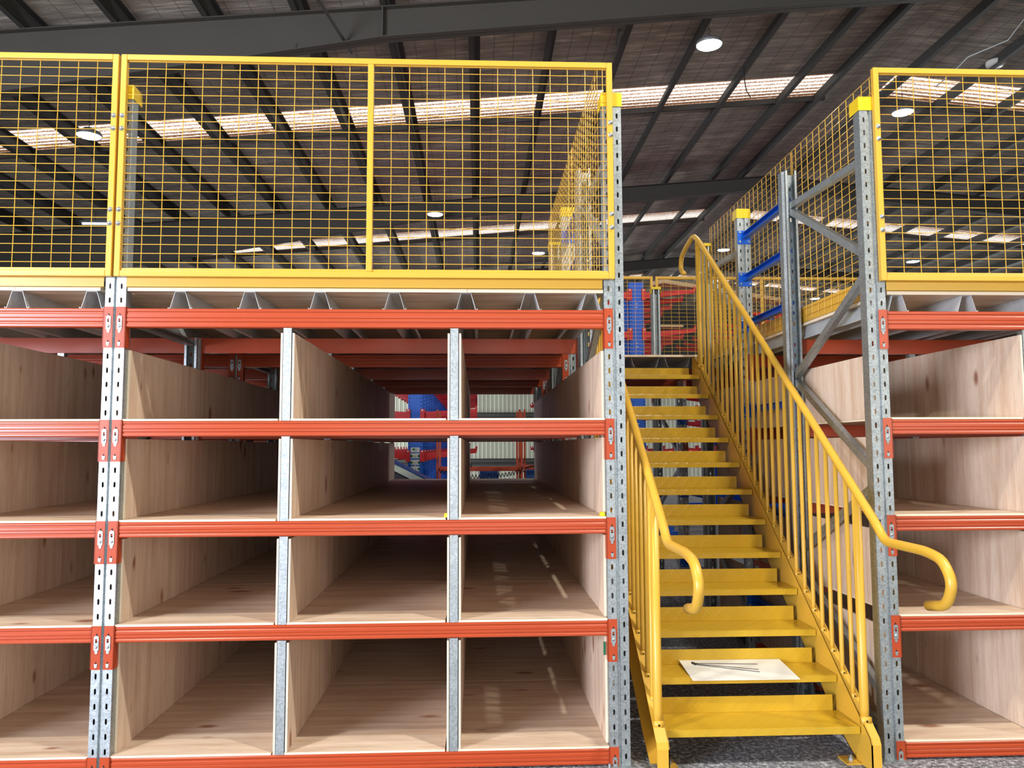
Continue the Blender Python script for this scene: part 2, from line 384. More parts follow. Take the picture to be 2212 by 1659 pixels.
# ------------------------------------------------------------------ pallet racking
W = .108
def post_mesh(H, name):
    b = MB(); P = .0762; zoff = .035
    cols = [(-W/2, -.036, 0), (-.036, -.025, 1), (-.025, -.009, 0)], [(.009, .025, 0), (.025, .036, 1), (.036, W/2, 0)]
    nr = int((H-zoff)/P)
    for side in cols:
        for (xa, xb, hole) in side:
            if not hole:
                b.add([(xa, 0, 0), (xb, 0, 0), (xb, 0, H), (xa, 0, H)], [(0, 1, 2, 3)])
            else:
                z = 0.0
                for i in range(nr):
                    z1 = zoff+i*P; z2 = z1+.030
                    b.add([(xa, 0, z), (xb, 0, z), (xb, 0, z1), (xa, 0, z1)], [(0, 1, 2, 3)])
                    xm = (xa+xb)/2; e = .006     # slot with tapered ends
                    b.add([(xa, 0, z1), (xm-.003, 0, z1), (xa, 0, z1+e)], [(0, 1, 2)]); b.add([(xb, 0, z1), (xb, 0, z1+e), (xm+.003, 0, z1)], [(0, 1, 2)])
                    b.add([(xa, 0, z2), (xa, 0, z2-e), (xm-.003, 0, z2)], [(0, 1, 2)]); b.add([(xb, 0, z2), (xm+.003, 0, z2), (xb, 0, z2-e)], [(0, 1, 2)])
                    z = z2
                b.add([(xa, 0, z), (xb, 0, z), (xb, 0, H), (xa, 0, H)], [(0, 1, 2, 3)])
    b.prism([(-.009, 0), (-.005, .010), (.005, .010), (.009, 0)], 0, H, 'z', closed=False)
    b.prism([(-W/2, 0), (-W/2-.0005, .004), (-W/2, .062), (-.040, .078), (-.040, .100), (-.026, .100)], 0, H, 'z', closed=False)
    b.prism([(W/2, 0), (W/2+.0005, .004), (W/2, .062), (.040, .078), (.040, .100), (.026, .100)], 0, H, 'z', closed=False)
    return b.mesh(name, 'galvanised')
PM = {'tall': post_mesh(3.66, 'post_tall'), 'short': post_mesh(2.44, 'post_short')}
def base_mesh():
    b = MB(); b.box(-.075, .075, -.03, .13, 0, .005); b.box(-.05, -.046, 0, .1, .005, .06); b.box(.046, .05, 0, .1, .005, .06)
    b.tube([(-.06, -.015, 0), (-.06, -.015, .02)], .008, 6); return b.mesh('base_plate', 'galvanised')
BPM = base_mesh()
def cap_mesh():
    b = MB(); b.box(-.0575, .0575, -.005, .106, 3.662, 3.69); b.box(-.0575, .0575, -.005, -.0018, 3.61, 3.662)
    b.box(-.060, -.0575, -.005, .106, 3.61, 3.68); b.box(.0575, .060, -.005, .106, 3.61, 3.68)
    return b.mesh('post_cap', 'yellow_cap')
CAPM = cap_mesh()
def brace_mesh(y0, z0, y1, z1):
    d = Vector((0, y1-y0, z1-z0)); L_ = d.length; d.normalize(); nrm = Vector((0, -d.z, d.y))
    prof = [(-.018, -.022), (-.018, .022), (.018, .022), (.018, .012)]
    prof2 = [(-.018, -.022), (.018, -.022), (.018, -.012)]
    b = MB(); o = Vector((0, y0, z0))
    for pr in (prof, prof2):
        vs = []
        for s_ in (0, L_):
            for (a, c) in pr: vs.append(o+d*s_+nrm*c+Vector((a, 0, 0)))
        k = len(pr); b.add(vs, [(i, i+1, i+1+k, i+k) for i in range(k-1)])
    return b.mesh('brace', 'galvanised')
FD = 1.22
ZZ = [(.10, .15, 1.12, .15), (.09, .316, 1.10, .82), (1.12, .98, .09, 1.46), (.09, 1.553, 1.12, 2.138), (1.12, 2.18, .09, 2.68), (.09, 2.79, 1.12, 3.36), (.09, 3.345, 1.12, 3.40)]
BRM = [brace_mesh(*z) for z in ZZ]; BR_S = brace_mesh(.09, 2.405, 1.12, 2.405)
def frame(x, y, ft, rt, cf, cr, label, grp='galvanised rack upright frames'):
    t = thing('upright_frame', label, 'rack frame', (x, y, 0), grp)
    put('post', PM['tall' if ft else 'short'], t, solid=.0024)
    put('post', PM['tall' if rt else 'short'], t, (0, FD, 0), (0, 0, math.pi), solid=.0024)
    put('base_plate', BPM, t); put('base_plate', BPM, t, (0, FD, 0), (0, 0, math.pi))
    if cf: put('post_cap', CAPM, t)
    if cr: put('post_cap', CAPM, t, (0, FD, 0), (0, 0, math.pi))
    tall = ft and rt
    for i, me in enumerate(BRM):
        if i < 4 or tall: put('brace', me, t, solid=.002)
    if not tall: put('brace', BR_S, t, solid=.002)
XA, XB, XC, XD, XE = -5.37, -2.657, .054, 1.5425, 4.256
RY = (0.0, 2.13, 4.26)
rown = ('front', 'middle', 'back')
fx = [(XA, 'at the far left end of the racking'), (XB, 'between the left bay and the middle bay'), (XC, 'on the left side of the stairs'), (XD, 'on the right side of the stairs'), (XE, 'at the far right, beyond the right bay')]
for xi, (x, txt) in enumerate(fx):
    for r in range(3):
        stair = x in (XC, XD)
        ft = (r == 0) or (stair and r == 1); rt = stair or r == 2
        lab = 'galvanised slotted upright frame %s, %s row' % (txt, rown[r])
        if xi in (0, 4) and r == 0: continue        # outside the frame of the photograph
        frame(x, RY[r], ft, rt, ft, rt and r > 0, lab)
# beams
def beam_mesh(Lb, h, name):
    g = .0035
    pr = [(.046, 0), (.005, 0), (0, .005), (0, .16*h), (g, .22*h), (g, .27*h), (0, .33*h), (0, .47*h), (g*.8, .50*h), (0, .53*h), (0, .69*h), (g, .75*h), (g, .80*h), (0, .86*h), (0, h-.005), (.005, h), (.046, h)]
    b = MB(); b.prism(pr, .0057, Lb-.0057, 'x'); return b.mesh(name, 'orange_paint')
def conn_mesh():
    b = MB(); b.box(.0, .046, -.0065, -.0025, -.215, .008); b.box(-.0056, -.0014, -.0065, .048, -.215, .008); b.box(-.0056, .001, -.0065, -.0025, -.215, .008)
    return b.mesh('end_connector', 'orange_paint')
def clip_mesh():
    b = MB(); y0, y1 = -.0105, -.0065
    x0, x1, z0, z1 = .012, .037, -.115, -.045
    b.box(x0, x1, y0, y1, z0, z0+.038); b.box(x0, x1, y0, y1, z1-.012, z1); b.box(x0, x0+.007, y0, y1, z0+.038, z1-.012); b.box(x1-.007, x1, y0, y1, z0+.038, z1-.012)
    b.prism([(x0+.004, z1), (x0+.009, z1+.005), (x1-.009, z1+.005), (x1-.004, z1)], y0, y1, 'y')
    b.lathe([(.0001, .006), (.0045, .0055), (.008, .002), (.0085, 0)], 10)
    k = len(b.v)-40
    for i in range(k, len(b.v)):
        x, y, z = b.v[i]; b.v[i] = (.0245+x, -.0105-z, -.098+y)
    lug = lambda b, zc: b.prism([(.016, zc+.012), (.033, zc+.012), (.030, zc-.008), (.019, zc-.008)], y0+.001, y1, 'y')
    tri = lambda b, zc: b.prism([(.019, zc-.006), (.030, zc-.006), (.0245, zc+.008)], y0+.0025, y1, 'y')
    lug(b, -.125); b.mi = 1; tri(b, -.036); b.box(.0185, .0305, -.0072, -.0065, -.0755, -.070)
    q = MB(); lug(q, -.196); q.mi = 1; tri(q, -.181)
    return b.mesh('locking_clip', ['galvanised', 'dark_hole']), q.mesh('hook_lug', ['galvanised', 'dark_hole'])
CM, (CLM, HKM) = conn_mesh(), clip_mesh()
BM = {}
ZL = [.092, .757, 1.299, 1.834, 2.444]; HB = [.083, .080, .080, .082, .103]
ln = ('bottom', 'second', 'third', 'fourth', 'top')
def beam(x0, Lb, y, lev, rear, label, grp, clips=True):
    h = HB[lev]; key = (round(Lb, 3), h)
    if key not in BM: BM[key] = beam_mesh(Lb, h, 'beam')
    z = ZL[lev]
    if rear: t = thing('rack_beam', label, 'rack beam', (x0+Lb, y, z), grp, (0, 0, math.pi))
    else: t = thing('rack_beam', label, 'rack beam', (x0, y, z), grp)
    put('beam', BM[key], t, (0, 0, -h))
    for s in (0, 1):
        if s: c = put('end_connector', CM, t, (Lb, 0, 0))
        else:
            c = put('end_connector', CM, t, (0, 0, 0)); c.scale = (-1, 1, 1)
        if clips: put('locking_clip', CLM, c); put('hook_lug', HKM, c)
bays = [('left', XA+W/2, XB-W/2), ('middle', XB+W/2, XC-W/2), ('right', XD+W/2, XE-W/2)]
for bn, x0, x1 in bays:
    for r in range(3):
        for rear in (0, 1):
            for lev in range(5):
                if bn == 'left' and (r or rear) and lev < 3: continue
                if bn == 'right' and r == 2 and lev < 3: continue
                y = RY[r]+(FD if rear else 0)
                if r == 0 and not rear: lab = '%s orange beam across the front of the %s bay' % (ln[lev], bn)
                else: lab = '%s level orange beam in the %s bay, on the %s of the %s row' % (ln[lev], bn, 'back' if rear else 'front', rown[r])
                beam(x0, x1-x0, y, lev, rear, lab, 'orange beams of the %s bay' % bn, clips=not rear)
for (r, rear) in ((1, 1), (2, 0), (2, 1)):
    beam(XC+W/2, XD-XC-W, RY[r]+(FD if rear else 0), 4, rear, 'short orange beam carrying the stair landing, on the %s of the %s row' % ('back' if rear else 'front', rown[r]), 'orange beams under the landing')
# blue row spacers between the frames
def spacer_mesh():
    b = MB(); L_ = .907; b.box(-.022, .022, 0.006, L_-.006, .021, .025); b.box(-.022, .022, .006, L_-.006, -.025, -.021); b.box(.018, .022, .006, L_-.006, -.021, .021)
    return b.mesh('spacer_bar', 'blue_paint')
def plate_mesh():
    b = MB(); b.box(-.055, .055, 0, .006, -.065, .05)
    b.mi = 1
    for x in (-.038, .038):
        for z in (-.045, .035): b.tube([(x, -.008, z), (x, .012, z)], .009, 8)
    return b.mesh('end_plate', ['blue_paint', 'galvanised'])
SPM, PLM = spacer_mesh(), plate_mesh()
for x, sd in ((XC, 'left'), (XD, 'right')):
    for r in (0, 1):
        for z, zt in ((.45, 'lowest'), (1.20, 'second lowest'), (1.99, 'mid height'), (2.70, 'floor level'), (3.09, 'waist high'), (3.45, 'highest')):
            if z > 2.2 and r == 1: continue
            t = thing('row_spacer', '%s blue spacer joining rack frames %s of the stairs, %s gap' % (zt, sd, 'front' if r == 0 else 'back'), 'row spacer', (x, RY[r]+FD+.0015, z), 'blue row spacers beside the stairs')
            put('spacer_bar', SPM, t); put('end_plate', PLM, t); put('end_plate', PLM, t, (0, .901, 0))
# plywood boards, divider posts and divider sheets
PT = .012
def board(name, x0, x1, y0, y1, z0, z1, mat, label, cat, grp, edge='plywood_edge'):
    cx, cy = (x0+x1)/2, (y0+y1)/2; b = MB()
    a, c, h_ = (x1-x0)/2, (y1-y0)/2, z1-z0; thin = min(x1-x0, y1-y0, h_)
    b.box(-a, a, -c, c, 0, h_)
    me = b.mesh(name, [mat, edge])
    ax = 2 if thin == h_ else 0
    for p in me.polygons:
        if abs(p.normal[ax]) < .5: p.material_index = 1
    return tag(put(name, me, None, (cx, cy, z0)), label, cat, grp)
DS = {'left': (XA+W/2+.868, XA+W/2+1.77), 'middle': (-1.735, -.830), 'right': (2.405, 3.31)}
ysp = [(0.0, 1.20), (1.203, 3.22), (3.223, 5.20)]
dn = ('front', 'middle', 'back')
def strut_mesh(h):
    b = MB(); b.prism([(.021, .012), (.021, 0), (-.021, 0), (-.021, .045), (-.012, .045)], 0, h, 'z', closed=False)
    b.prism([(.021, .012), (.021, .045), (.012, .045)], 0, h, 'z', closed=False)
    b.box(-.022, .022, .001, .05, h-.004, h); return b.mesh('divider_post', 'galvanised')
for bn, x0, x1 in bays:
    d1, d2 = DS[bn]
    colx = [(x0+.004, d1-.045), (d1+.024, d2-.045), (d2+.024, x1-.004)]
    cn = ('left', 'middle', 'right')
    use = {'left': (1, 2), 'middle': (0, 1, 2), 'right': (0, 1)}[bn]
    for lev in range(4):
        z = ZL[lev]; zt = z+PT
        for ci in use:
            for di, (ya, yb) in enumerate(ysp):
                if bn != 'middle' and di == 2: continue
                board('shelf_board', colx[ci][0], colx[ci][1], ya+.002, yb, z+.001, zt, 'plywood_board',
                      '%s plywood shelf board, %s level, %s column of the %s bay' % (dn[di], ln[lev], cn[ci], bn), 'shelf board', 'plywood shelf boards')
        hs = ZL[lev+1]-HB[lev+1]-z
        sm = strut_mesh(hs-.003)
        dtop = (2.312 if lev == 3 else z+hs-.014)
        wtop = (2.222 if lev == 3 else z+hs-.012)
        dl = (d2,) if bn == 'left' else ((d1,) if bn == 'right' else (d1, d2))
        for dx in dl:
            di_ = 'left' if dx == d1 else 'right'
            dd = 'the %s bay' % bn if bn != 'middle' else 'the middle bay'
            for r in range(3):
                for rear in (0, 1):
                    if bn != 'middle' and r == 2: continue
                    if bn == 'left' and (r or rear) and lev < 3: continue
                    y = RY[r]+(FD-.048 if rear else .002)
                    if rear and r == 2: y = 5.21
                    o = put('divider_post', sm, None, (dx, y, z+.001), solid=.002)
                    tag(o, 'galvanised %s divider post of %s, %s cell, %s %s row' % (di_, dd, ln[lev], 'back of' if rear else 'front of', rown[r]), 'divider post', 'galvanised divider posts')
            for sx, sn in ((-1, 'left'), (1, 'right')):
                for di, (ya, yb) in enumerate(ysp):
                    if bn != 'middle' and di == 2: continue
                    xa = dx-.036 if sx < 0 else dx+.0265
                    zz = z+.001 if sx < 0 else zt+.001
                    board('divider_sheet', xa, xa+PT*.9, ya+.004, yb, zz, dtop, 'plywood_upright',
                          '%s plywood sheet on %s side of %s divider post, %s cell, %s' % (dn[di], sn, di_, ln[lev], dd), 'divider sheet', 'plywood divider sheets')
        walls = {'left': ((x1-.014, 'right'),), 'middle': ((x0+.002, 'left'), (x1-.014, 'right')), 'right': ((x0+.002, 'left'),)}[bn]
        for xa, sn in walls:
            for di, (ya, yb) in enumerate(ysp):
                if bn != 'middle' and di == 2: continue
                if bn == 'middle' and sn == 'left' and di == 2 and lev >= 2: continue
                y0_ = ya+.05 if di == 0 else ya
                board('divider_sheet', xa, xa+PT, y0_, yb, zt+.001, wtop, 'plywood_upright',
                      '%s plywood end sheet on the %s side of the %s bay, %s cell' % (dn[di], sn, bn, ln[lev]), 'divider sheet', 'plywood divider sheets')
# mezzanine: joists, deck, kick plates
def joist_mesh(L_):
    b = MB(); b.prism([(-.064, .006), (-.062, 0), (-.054, 0), (-.027, .092), (.027, .092), (.054, 0), (.062, 0), (.064, .006)], 0, L_, 'y', closed=False)
    return b.mesh('joist', 'galvanised_sheet')
JL, JS = joist_mesh(5.44), joist_mesh(2.42)
jx = [-4.80, -4.40, -4.00, -3.60, -3.183, -2.79, -2.319, -1.947, -1.565, -1.160, -.766, -.413, -.073, 1.672, 2.075, 2.49, 2.90, 3.32, 3.73]
for k, x in enumerate(jx):
    bn = 'left' if x < XB else 'middle' if x < XC else 'right'
    j = [q for q in jx if ('left' if q < XB else 'middle' if q < XC else 'right') == bn]; i = j.index(x)
    pos = ('leftmost', 'second from left', 'third from left', 'fourth from left', 'fifth from left', 'sixth from left', 'seventh from left')[i]
    tag(put('floor_joist', JL, None, (x, .012, 2.4465), solid=.0022), 'grey tapered steel floor joist under the deck of the %s bay, %s' % (bn, pos), 'floor joist', 'floor joists under the upper deck')
for k, x in enumerate((.30, .734, 1.059, 1.36)):
    tag(put('floor_joist', JS, None, (x, 3.115, 2.4465), solid=.0022), 'short grey steel floor joist under the stair landing, %s' % ('leftmost', 'second from left', 'third from left', 'rightmost')[k], 'floor joist', 'floor joists under the upper deck')
DZ0, DZ1 = 2.540, 2.559
for bn, xs in (('left', (-5.30, -3.19, -2.740)), ('middle', (-2.598, -.76, -.004)), ('right', (1.610, 3.3, 4.2))):
    for i in range(2):
        for di, (ya, yb) in enumerate(((0.004, 1.8), (1.803, 3.6), (3.603, 5.42))):
            board('deck_board', xs[i]+.001, xs[i+1]-.001, ya, yb, DZ0, DZ1, 'plywood_deck', 'plywood floor board of the upper deck, %s bay, %s piece, %s' % (bn, dn[di], ('left half', 'right half')[i]), 'deck board', 'plywood boards of the upper deck')
for ya, yb, tx in ((.112, 1.108, 'front'), (1.225, 2.125, 'second'), (2.245, 3.235, 'third'), (3.355, 4.25, 'fourth'), (4.375, 5.365, 'back')):
    board('deck_infill', -2.7385, -2.600, ya, yb, DZ0, DZ1, 'plywood_deck', 'narrow plywood infill strip of the deck between left and middle bay, %s piece' % tx, 'deck board', 'plywood boards of the upper deck')
board('deck_board', .115, 1.48, 3.09, 5.42, DZ0, DZ1, 'plywood_deck', 'plywood floor board of the landing at the top of the stairs', 'deck board', 'plywood boards of the upper deck')
def kick(name, x0, x1, y0, y1, lab, z1=2.665):
    b = MB()
    if x1-x0 > y1-y0:
        b.box(x0, x1, y0, y0+.003, 2.558, z1); b.box(x0, x1, y0, y0+.035, 2.5595, 2.5625)
    else:
        b.box(x0, x0+.003, y0, y1, 2.558, z1); b.box(x0, x0+.035, y0, y1, 2.5595, 2.5625)
    tag(put(name, b.mesh(name, 'yellow_paint')), lab, 'kick plate', 'yellow kick plates')
kick('kick_plate', -5.31, -2.72, -.004, .03, 'yellow kick plate along the deck edge above the left bay')
kick('kick_plate', -2.60, -.010, -.004, .03, 'yellow kick plate along the deck edge above the middle bay')
kick('kick_plate', 1.603, 4.195, -.004, .03, 'yellow kick plate along the deck edge above the right bay')
kick('kick_plate', 1.6135, 1.648, .12, 3.25, 'yellow kick plate along the deck edge right of the stair opening', 2.677)
kick('kick_plate', -.048, -.008, .12, 3.05, 'yellow kick plate along the deck edge left of the stair opening', 2.677)

# ------------------------------------------------------------------ mesh guard panels
def guard_panel(x0, x1, y, z0, z1, label, mull=None, name='guard_panel', bolts=(), wires=None, bolt_side=-1):
    t = thing(name, label, 'mesh panel', (x0, y, z0), 'yellow mesh guard panels')
    Wd, H = x1-x0, z1-z0; s = .032
    b = MB()
    b.box(0, s, -s/2, s/2, 0, H); b.box(Wd-s, Wd, -s/2, s/2, 0, H)
    b.box(s, Wd-s, -s/2, s/2, 0.0, s); b.box(s, Wd-s, -s/2, s/2, H-s, H)
    b.box(s, Wd-s, -.006, .006, s, s+.014); b.box(s, Wd-s, -.006, .006, H-s-.006, H-s)
    put('frame', b.mesh('frame', 'yellow_paint'), t, bevel=.003)
    if mull:
        b = MB(); b.box(mull-x0, mull-x0+s, -s/2, s/2, s, H-s); put('mullion', b.mesh('mullion', 'yellow_paint'), t, bevel=.003)
    b = MB(); r = .0021; yw = -.004
    zz = H-s-.045
    while zz > s+.012:
        b.tube([(s-.004, yw, zz), (Wd-s+.004, yw, zz)], r, 6, False); zz -= .0492
    for xv in wires:
        xv -= x0
        if s < xv < Wd-s:
            path = [(xv+random.uniform(-.001, .001), yw+.003, H-s+.002-(H-2*s+.002)*i/8) for i in range(9)]
            b.tube(path, r, 6, False)
    put('wire_mesh', b.mesh('wire_mesh', 'yellow_paint'), t)
    if bolts: 
        for (bx, bz) in bolts:
            q = MB(); q.lathe([(.0001, .009), (.006, .0085), (.0095, .004), (.011, 0), (.0135, 0), (.0135, -.002)], 12)
            q.v = [(bx-x0+x, -s/2-.002-z, bz-z0+yy) for (x, yy, z) in q.v]
            put('bolt', q.mesh('bolt', 'galvanised', True), t)
    return t
ZB = (3.502, 3.430, 2.978, 2.902)
YP = -.022
guard_panel(-5.385, -2.670, YP, 2.612, 3.850, 'yellow wire mesh guard panel on the deck above the left bay', -4.02, bolts=[(-2.687, z) for z in ZB], wires=[-2.789-.1025*i for i in range(26)])
guard_panel(-2.657, .056, YP, 2.612, 3.850, 'yellow wire mesh guard panel on the deck above the middle bay', -1.311,
            bolts=[(-2.642, z) for z in ZB]+[(.042, z) for z in ZB], wires=[-2.519+.1005*i for i in range(12)]+[-1.180+.0985*i for i in range(13)])
guard_panel(1.560, 4.275, YP, 2.612, 3.850, 'yellow wire mesh guard panel on the deck above the right bay', 2.92, bolts=[(1.577, z) for z in ZB], wires=[1.70+.0985*i for i in range(26)])
YB = 5.5035
guard_panel(-1.17, 1.527, YB, 2.612, 3.850, 'back mesh guard panel behind the landing, left of the capped post', .19, wires=[-1.1+.1*i for i in range(26)])
guard_panel(1.563, 4.28, YB, 2.612, 3.850, 'back mesh guard panel beyond the right deck, right of the capped post', 2.92, wires=[1.66+.1*i for i in range(26)])
# raw mesh sheets along the stair opening
def mesh_sheet(x, y0, y1, z0, z1, label):
    b = MB(); r = .0022; z = z1
    while z > z0-.001: b.tube([(x, y0, z), (x, y1, z)], r, 6, False); z -= .0498
    y = y0+.002
    while y < y1: b.tube([(x+.003, y, z0), (x+.003, y, z1)], r, 6, False); y += .0985
    b.tube([(x+.003, y1-.002, z0), (x+.003, y1-.002, z1)], r, 6, False)
    tag(put('mesh_sheet', b.mesh('mesh_sheet', 'yellow_paint')), label, 'mesh sheet', 'yellow mesh sheets along the stairs')
mesh_sheet(1.6055, .0, 1.25, 2.575, 3.850, 'front yellow wire mesh sheet right of the stair opening')
mesh_sheet(1.6055, 1.27, 3.30, 2.575, 3.850, 'back yellow wire mesh sheet right of the stair opening')
mesh_sheet(-.022, .03, 1.25, 2.60, 3.850, 'front yellow wire mesh sheet left of the stair opening')
mesh_sheet(-.022, 1.27, 3.12, 2.60, 3.850, 'back yellow wire mesh sheet left of the stair opening')

# ------------------------------------------------------------------ staircase
st = thing('staircase', 'yellow steel staircase with open risers and tube handrails between the racks', 'staircase', (0, 0, 0))
RI, GO, Y0, ZT0 = .1953, .2603, -.0453, .195
sl = RI/GO
def tread_mesh():
    b = MB(); x0, x1 = .285, 1.338; t = .004; w_ = .265
    b.box(x0, x1, 0, w_, -t, 0); b.box(x0, x1, 0, t, -.038, -t)
    b.box(x0+.0, x1-.03, w_-t, w_, 0, .088); b.box(x0, x1, w_-t, w_, -.02, -t)
    b.prism([(0, -t), (w_, -t), (w_, -.05), (.0, -.036)], x0, x0+t, 'x'); b.prism([(0, -t), (w_, -t), (w_, -.05), (.0, -.036)], x1-t, x1, 'x')
    return b.mesh('tread', 'checker_plate')
TM = tread_mesh()
for k in range(12): put('tread', TM, st, (0, Y0+GO*k, ZT0+RI*k-(.0 if k else 0)), bevel=.0015)
def top_z(y): return ZT0+sl*(y-Y0)+.045
def bot_z(y): return top_z(y)-.335
def stringer(xw, xf, lab):
    # web plate at xw, flanges towards xf
    b = MB(); ye = 3.10
    ya = -.155
    lo = [(ya, 0.0), (.0, 0.0)]
    yk = (.335-.045-ZT0+0.0)/sl+Y0
    poly = [(ya, 0), (.02, 0), (yk+.12, bot_z(yk+.12)), (ye, bot_z(ye)), (ye, 2.536), ((2.536-ZT0-.045)/sl+Y0, 2.536), (ya+.015, top_z(ya+.015)), (ya, top_z(ya)-.02)]
    t = .006
    xa, xb = sorted((xw, xw+(t if xf > xw else -t)))
    b.prism(poly, xa, xb, 'x')
    xl, xh = sorted((xw, xf))
    edges = list(zip(poly, poly[1:]+poly[:1]))
    for i, (p, q) in enumerate(edges):
        if i in (0,): continue
        d = Vector((q[0]-p[0], q[1]-p[1])); n_ = Vector((-d.y, d.x)).normalized()*.006
        quad = [p, q, (q[0]+n_.x, q[1]+n_.y), (p[0]+n_.x, p[1]+n_.y)]
        b.prism(quad, xl, xh, 'x')
    me = b.mesh('stringer', 'yellow_paint')
    return put('stringer', me, st)
stringer(1.341, 1.392, 'r'); stringer(.282, .217, 'l')
for x0_, x1_ in ((1.255, 1.345), (.278, .35)):
    b = MB(); b.box(x0_, x1_, -.05, .06, 0, .008); put('floor_cleat', b.mesh('floor_cleat', 'yellow_paint'), st)
    b = MB(); b.tube([((x0_+x1_)/2, .0, .008), ((x0_+x1_)/2, .0, .02)], .016, 6); b.tube([((x0_+x1_)/2, .0, .02), ((x0_+x1_)/2, .0, .035)], .007, 8)
    put('anchor_bolt', b.mesh('anchor_bolt', 'galvanised'), st)
def rail_z(y): return 1.473+.75*y
def smooth_path(pts, rad=.10, n=6):
    pts = [Vector(p) for p in pts]; out = [pts[0]]
    for i in range(1, len(pts)-1):
        a, p, c = pts[i-1], pts[i], pts[i+1]
        r = min(rad, (a-p).length*.45, (c-p).length*.45)
        s = p+(a-p).normalized()*r; e = p+(c-p).normalized()*r
        for k in range(n+1):
            t = k/n; out.append(s*(1-t)**2+p*2*t*(1-t)+e*t*t)
    out.append(pts[-1]); return out
def handrail(x, top_hook):
    low = [(x, -.70, .958), (x, -.845, .985), (x, -.895, 1.09), (x, -.83, 1.18), (x, -.70, 1.203), (x, -.335, 1.203), (x, -.25, rail_z(-.25)), (x, 2.86, rail_z(2.86))]
    path = low+[(x, 3.02, 3.70), (x, 3.28, 3.655), (x, 3.47, 3.60), (x, 3.50, 3.47), (x, 3.37, 3.41)]
    b = MB(); b.tube(smooth_path(path, .07, 6), .0235, 16); me = b.mesh('handrail', 'yellow_paint', True); put('handrail', me, st)
def end_post(x, y):
    b = MB(); z0 = top_z(y)-.01; b.tube([(x, y, z0), (x, y, z0+.06), (x, y, rail_z(y)-.01)], [.022, .024, .024], 16)
    b.box(x-.026, x+.026, y-.028, y+.0, z0-.02, z0+.02)
    b.mi = 1; b.tube([(x, y-.0295, z0), (x, y-.027, z0)], .006, 8)
    put('newel_post', b.mesh('newel_post', ['yellow_paint', 'dark_hole'], True), st)
def baluster(x, y):
    b = MB(); z0 = top_z(y)-.01; b.tube([(x, y, z0), (x, y, z0+.04), (x, y, rail_z(y)-.01)], [.011, .0125, .0125], 10)
    b.box(x-.014, x+.014, y-.020, y+.004, z0-.018, z0+.016)
    b.mi = 1; b.tube([(x, y-.0215, z0+.002), (x, y-.019, z0+.002)], .0045, 8)
    put('baluster', b.mesh('baluster', ['yellow_paint', 'dark_hole'], True), st)
for x in (1.362, .248):
    handrail(x, 1); end_post(x, -.045); end_post(x, 2.88)
    for i in range(23): baluster(x, .075+.1205*i)
# sheet with cable ties on the second tread
b = MB(); b.box(-.303, .303, -.158, .158, -.0012, .0012)
for q in (b.v,): pass
o = tag(put('white_sheet', b.mesh('white_sheet', 'white_sheet'), None, (.800, .316, .4010), (R(4.7), 0, R(-.6))), 'white rectangular plastic sheet lying on the second stair tread', 'plastic sheet')
def cable_tie(x, y, ang, L_, label):
    t = thing('cable_tie', label, 'cable tie', (x, y, .4027+(y-.316)*.082), 'black cable ties on the white sheet', (R(4.7*math.cos(R(ang))), R(-4.7*math.sin(R(ang))), R(ang)))
    b = MB(); b.box(0, L_, -.0025, .0025, 0, .0016); put('strap', b.mesh('strap', 'black_rubber'), t)
    b = MB(); b.box(-.009, .002, -.006, .006, 0, .007); put('head', b.mesh('head', 'black_rubber'), t)
cable_tie(.568, .420, -4.5, .375, 'black cable tie on the white sheet, the back straight one')
cable_tie(.575, .410, -17, .36, 'black cable tie on the white sheet, the middle one')
cable_tie(.577, .397, -21, .36, 'black cable tie on the white sheet, the front one')
for loc, lab in (((-.870, .02, ZL[2]+PT+.001), 'small yellow wedge at the foot of the second divider post, third level'), ((-.022, .03, ZL[2]+PT+.001), 'small yellow wedge at the right end of the third shelf beside the upright')):
    b = MB(); b.prism([(-.016, 0), (.016, 0), (.010, .022), (-.010, .022)], -.015, .015, 'y'); tag(put('plastic_wedge', b.mesh('wedge', 'yellow_cap'), None, loc), lab, 'wedge')
# green tape marks
for x, z, lab in ((-2.734, .575, 'green tape mark on the left bay end sheet edge'), (-.016, .600, 'green tape mark on the right edge of the bottom cell beside the stairs')):
    b = MB(); b.box(-.006, .006, 0, .001, -.035, .035); tag(put('green_tape', b.mesh('tape', 'label_green'), None, (x, .046, z)), lab, 'tape')

# ------------------------------------------------------------------ cantilever racks beyond
def col_mesh(h):
    b = MB(); w_, d = .125, .15
    b.box(-w_, w_, 0, .012, 0, h); b.box(-w_, w_, d-.012, d, 0, h); b.box(-.012, .012, .012, d-.012, 0, h)
    b.mi = 1; z = .35
    while z < h-.05:
        for x in (-.098, .098): b.tube([(x, -.0015, z), (x, .001, z)], .010, 6)
        z += .064
    b.mi = 2; z = .62
    while z < h-.1:
        b.tube([(0, -.002, z), (0, .001, z)], .010, 6); b.tube([(0, -.002, z+.06), (0, .001, z+.06)], .010, 6); z += .70
    return b.mesh('column', ['blue_paint', 'dark_hole', 'label_white'])
def arm_mesh():
    b = MB(); b.box(.085, .155, -.03, .18, -.16, .04)
    b.prism([(.13, -.13), (.13, -.01), (1.03, .045), (1.03, -.015)], .03, .12, 'y')
    b.prism([(1.01, -.02), (1.03, .10), (1.06, .10), (1.04, -.02)], .03, .12, 'y')
    b.mi = 1; b.tube([(.12, -.035, .018), (.12, -.028, .018)], .014, 8)
    return b.mesh('arm', ['red_paint', 'label_white'])
CLM2, ARM = col_mesh(4.56), arm_mesh()
